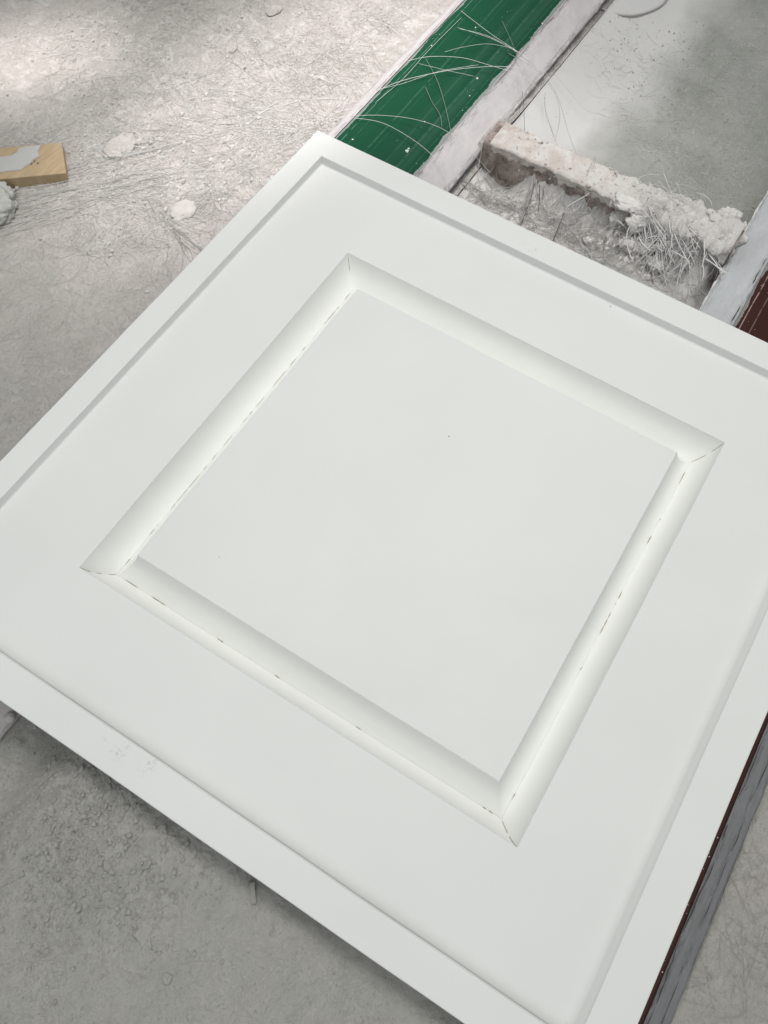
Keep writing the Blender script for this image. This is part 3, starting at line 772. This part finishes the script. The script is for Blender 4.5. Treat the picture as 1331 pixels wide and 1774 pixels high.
fib('fibre_tuft', tuft(620, (sx, sy, -34), (dx, dy, -72), (12, 22), (18, 22), .15, .75) + tuft(60, (sx, sy, -32), (ex, ey, -66), (10, 22), (16, 22), .2, .4)
    + tuft(110, (sx-4, sy-8, -34), (dx+4, dy-6, -58), (18, 24), (22, 28), .3, .8, 8) + tuft(70, (sx+18, sy-5, -28), (sx-8, sy+5, -30), (10, 14), (14, 26), .2, .4, 20), M_FIB_W, kind='stuff', label='tangled tuft of white glass fibre spilling over the right end of the cross bar', category='fibre tuft')
fib('fibre_tuft', tuft(90, (sx-6, sy, -36), (dx-6, dy, -78), (10, 20), (16, 20), .2, .5) + tuft(60, (sx-10, sy-18, -44), (dx-4, dy-18, -80), (8, 14), (10, 14), .2, .45), M_FIB_M, kind='stuff', label='dull grey strands under the white fibre tuft', category='fibre tuft')

def poly_strand(pix, r, zs, mat, name, label, cat='fibre', sub=7, group=None, thin=.72):
    """smooth strand through photo pixels at given heights (mm)"""
    pts = [Vector((*P(px, py, z), z)) for (px, py), z in zip(pix, zs)]
    out = []
    for i in range(len(pts)-1):
        p0 = pts[max(i-1, 0)]; p1 = pts[i]; p2 = pts[i+1]; p3 = pts[min(i+2, len(pts)-1)]
        for j in range(sub):
            t = j/sub; out.append(.5*((2*p1)+(p2-p0)*t+(2*p0-5*p1+4*p2-p3)*t*t+(3*p1-p0-3*p2+p3)*t**3))
    out.append(pts[-1])
    V, F = tubes([(out, r*thin)], 4)
    o = mesh_obj(name, V, F, mat, smooth=True, label=label, category=cat)
    if group: o['group'] = group
    return o
G = 'long fibre strands lying across the green rail'
A_, B_ = M_FIB_W, M_FIB_G
L = [
 ([(798, 18), (850, 58), (905, 95), (925, 115)], .34, (-27, -24, -22, -30), A_, 'straight white strand topmost on the green rail, ending at its right edge'),
 ([(793, 48), (850, 66), (900, 92), (935, 112), (960, 150)], .34, (-28, -24, -22, -26, -45), A_, 'pair-forming white strand just below the topmost one on the green rail'),
 ([(797, 50), (845, 62), (895, 88)], .25, (-26, -22, -22), A_, 'short white strand touching the second strand on the green rail'),
 ([(770, 90), (800, 82), (845, 76), (885, 84), (910, 98)], .25, (-28, -25, -23, -24, -28), A_, 'faint white strand arching over the middle of the green rail'),
 ([(705, 106), (745, 98), (800, 100), (845, 112), (905, 132), (945, 165)], .34, (-29, -26, -22, -20, -22, -40), A_, 'long thin white arc crossing the whole green rail'),
 ([(648, 160), (690, 142), (745, 128), (800, 119), (860, 115), (905, 118)], .42, (-29, -28, -26, -24, -24, -26), A_, 'thick white strand sweeping from left edge to right edge of the green rail'),
 ([(650, 156), (700, 144), (760, 124), (830, 112)], .3, (-29, -28, -26, -25), A_, 'white strand running close above the thick sweeping one'),
 ([(650, 178), (700, 135), (742, 88), (800, 30)], .30, (-30, -29.5, -29.5, -29.8), A_, 'straight white strand lying lengthwise along the green rail'),
 ([(725, 110), (775, 122), (822, 132)], .25, (-29, -26, -28), A_, 'short straight white strand in the middle of the green rail'),
 ([(610, 200), (665, 200), (720, 207), (770, 225), (812, 258), (850, 300)], .32, (-29, -26, -22, -22, -28, -46), A_, 'white arc in the lower part of the green rail, upper of two'),
 ([(612, 204), (660, 212), (705, 235), (745, 265), (768, 295), (776, 332)], .36, (-29, -26, -24, -26, -38, -50), A_, 'white arc curving down to the tile edge, lower of two'),
 ([(737, 150), (748, 175), (762, 198), (766, 222)], .25, (-29, -28, -28, -29), B_, 'small grey wavy strand on the green rail'),
 ([(737, 100), (758, 140), (772, 185), (782, 232)], .28, (-29, -27, -27, -30), B_, 'grey strand running down the right half of the green rail'),
 ([(870, 36), (884, 66), (896, 96)], .25, (-29, -27, -29), B_, 'dull grey strand near the top right of the green rail'),
 ([(901, 118), (903, 140), (905, 158)], .35, (-30, -36, -46), A_, 'short upright white strand on the plaster flange'),
 ([(905, 158), (908, 190), (909, 228)], .32, (-46, -52, -60), M_FIB_D, 'dark strand hanging straight down beside the rail end of the bar'),
 ([(890, 88), (930, 118), (965, 165), (985, 230), (1000, 270)], .36, (-28, -30, -40, -50, -60), B_, 'long grey strand falling from the green rail edge to the cross bar, right of two'),
 ([(880, 92), (925, 118), (960, 160), (970, 200), (962, 245)], .36, (-28, -28, -38, -48, -55), B_, 'grey strand curling back towards the cross bar, left of two'),
 ([(945, 110), (980, 150), (1015, 190), (1050, 200)], .22, (-52, -60, -70, -75), B_, 'thin grey strand curving over the smooth trough side'),
 ([(945, 160), (945, 190), (960, 238)], .25, (-52, -58, -60), M_FIB_D, 'short dark strand above the left part of the cross bar'),
]
for pix, r, zs, m, lab in L: poly_strand(pix, r, zs, m, 'fibre_strand', lab, 'fibre strand', group=G)
G2 = 'fibre strands hanging at the cross bar'
L2 = [([(920, 315), (912, 345), (900, 392)], .75, (-55, -66, -80), M_FIB_G, 'thick grey strand hanging from the bar nearest the green rail'),
      ([(926, 318), (918, 350), (902, 390)], .5, (-55, -66, -80), M_FIB_D, 'dark strand beside the thick grey one below the bar'),
      ([(935, 320), (935, 345), (932, 372)], .5, (-55, -68, -78), M_FIB_D, 'short dark upright strand below the bar, second from the green rail'),
      ([(943, 322), (940, 348)], .4, (-55, -68), M_FIB_D, 'very short dark strand below the bar'),
      ([(978, 368), (966, 398), (957, 420)], .6, (-64, -74, -80), M_FIB_D, 'dark slanting strand standing near the tile edge'),
      ([(982, 358), (1010, 342), (1035, 328), (1055, 342)], .55, (-50, -44, -40, -40), M_FIB_W, 'bent white strand propped on the front of the bar'),
      ([(1012, 320), (1022, 290), (1032, 272), (1028, 290)], .4, (-36, -30, -24, -28), M_FIB_G, 'hooked grey strand sticking up from the top of the bar'),
      ([(1175, 490), (1190, 512), (1200, 495), (1198, 460), (1190, 430)], .6, (-82, -80, -76, -66, -56), M_FIB_D, 'dark looped strand at the right of the fibre tuft'),
      ([(1205, 478), (1235, 476)], .5, (-80, -80), M_FIB_D, 'short dark horizontal strand right of the loop'),
      ([(1195, 422), (1215, 435), (1230, 450), (1238, 470)], .7, (-52, -54, -62, -74), M_FIB_G, 'curved grey strand below the rusty patch'),
      ([(1060, 430), (1110, 395), (1150, 370)], .5, (-62, -44, -36), M_FIB_W, 'long straight white strand across the left of the tuft'),
      ([(1150, 300), (1160, 325), (1172, 350)], .6, (-34, -30, -28), M_FIB_W, 'white strand standing up behind the bar'),
      ([(1140, 312), (1165, 335), (1200, 338)], .45, (-34, -28, -30), M_FIB_W, 'bent white strand pointing right behind the bar')]
for pix, r, zs, m, lab in L2: poly_strand(pix, r, zs, m, 'fibre_strand', lab, 'fibre strand', group=G2)
hp = [(1010, -10), (1045, 16), (1085, 27), (1120, 22), (1150, 6), (1165, -20)]
poly_strand(hp, 2.0, [PF(*q)[2]+1.6 for q in hp], M_FIB_G, 'thin_hose', 'thin grey hose curving on the trough floor at the top of the photo', 'hose')

# ------------------------------------------------------------------ things on the floor
# offcut of pine with a smear of grey plaster
wood = empty('wood_offcut', (*P(60, 285, -70), -70), label='flat pine offcut half covered by a grey plaster smear at the left edge', category='wood offcut')
def prism(poly, z0, z1, bev=.6):
    n = len(poly); cx = sum(p[0] for p in poly)/n; cy = sum(p[1] for p in poly)/n
    V = [(x, y, z0) for x, y in poly]+[(x, y, z1-bev) for x, y in poly]
    V += [(x+(cx-x)*bev/max(1, math.hypot(x-cx, y-cy)), y+(cy-y)*bev/max(1, math.hypot(x-cx, y-cy)), z1) for x, y in poly]
    F = []
    for l_ in range(2):
        for i in range(n): j = (i+1) % n; F.append((l_*n+i, l_*n+j, (l_+1)*n+j, (l_+1)*n+i))
    F.append(tuple(2*n+i for i in range(n))); F.append(tuple(reversed(range(n))))
    return V, F
zt = -56
poly = [P(x, y, zt) for x, y in ((-60, 262), (0, 256), (107, 247), (115, 300), (14, 309), (-60, 316))]
V, F = prism(poly, -76, zt, .5); reparent(mesh_obj('board', V, F, M_WOOD), wood)
poly = [P(x, y, zt+1.3) for x, y in ((-60, 285), (-20, 278), (0, 271), (18, 269), (30, 263), (34, 255), (52, 252), (71, 251), (66, 262), (69, 270), (58, 276), (52, 283), (44, 287), (36, 294), (18, 295), (0, 298), (-60, 303))]
V, F = prism(poly, zt-.3, zt+1.3, .8); reparent(mesh_obj('plaster_smear', V, F, M_SMEAR), wood)
for dx_, dy_, s_ in ((47, 281, 2), (55, 284, 1.4), (60, 280, 1.1), (66, 283, 1)):
    x, y = P(dx_, dy_, zt); lump('dirt_speck', (x, y, zt+.6), (s_, s_*.7, .5), M_FIB_D, int(s_*10), .3, wood, sub=2)
x, y = P(-10, 338, -50); lump('plaster_blob', (x-8, y+5, -62), (30, 26, 17), M_BLOB, 90, .22, None, sub=5, f=2.4, label='porous grey plaster blob at the left edge below the wood offcut', category='plaster lump')
for (px, py, r, z_, sd, lab, mt) in ((316, 364, (17, 13, 6.5), -1.2, 91, 'flat white plaster cake left of the tile with broken lower edge', M_CAKE), (208, 252, (23, 15, 2.2), .1, 92, 'smooth pale plaster patch right of the wood offcut', M_FLOOR), (285, 138, (9, 6, 3), 0, 93, 'small plaster lump in the shaded far-left floor', M_FLOOR), (240, 246, (5, 4, 3), .3, 94, 'tiny plaster pebble beside the pale patch', M_FLOOR),
                             (420, 262, (13, 9, 3), .2, 96, 'rounded plaster flake near the tile top-left edge', M_FLOOR), (475, 18, (12, 8, 3), .2, 97, 'plaster flake at the top of the fibre covered floor', M_FLOOR), (400, 85, (11, 7, 3), .2, 98, 'pale plaster flake in the bright fibre mat', M_FLOOR)):
    x, y, z0 = PF(px, py); lump('plaster_flake', (x, y, z0+z_), (r[0], r[1], r[2]*.7), mt, sd, .22, None, label=lab, category='plaster flake')
def flat_flake(pix, h, mat, lab, zoff=1.5):
    zz = PF(np.mean([p[0] for p in pix]), np.mean([p[1] for p in pix]))[2]
    poly = [P(x, y, zz) for x, y in pix]; c = np.mean(poly, 0); z = zat(*c)
    V, F = prism(poly, z-2, z+zoff+h, .6); return mesh_obj('plaster_flake', V, F, mat, label=lab, category='plaster flake')
flat_flake([(243, 1590), (256, 1600), (272, 1589), (268, 1605), (273, 1612), (263, 1622), (262, 1633), (264, 1646), (252, 1636), (246, 1644), (240, 1630), (228, 1618), (240, 1610), (236, 1596)], -.1, M_FLOOR, 'star shaped grey plaster flake on the near floor')
flat_flake([(434, 1528), (442, 1527), (445, 1565), (436, 1567)], 1.2, M_FLOOR, 'small straight stick of grey plaster near the tile edge')
flat_flake([(286, 1684), (300, 1690), (296, 1704), (286, 1708), (282, 1694)], 0, M_FLOOR, 'small oval grey flake below the star shaped one')
x, y = P(18, 1243, -50); lump('plaster_pellet', (x, y, -50), (4.2, 4.2, 3.6), M_CRUMB, 99, .1, None, sub=3, label='round white pellet on the green rail edge at the near-left tile corner', category='plaster lump')
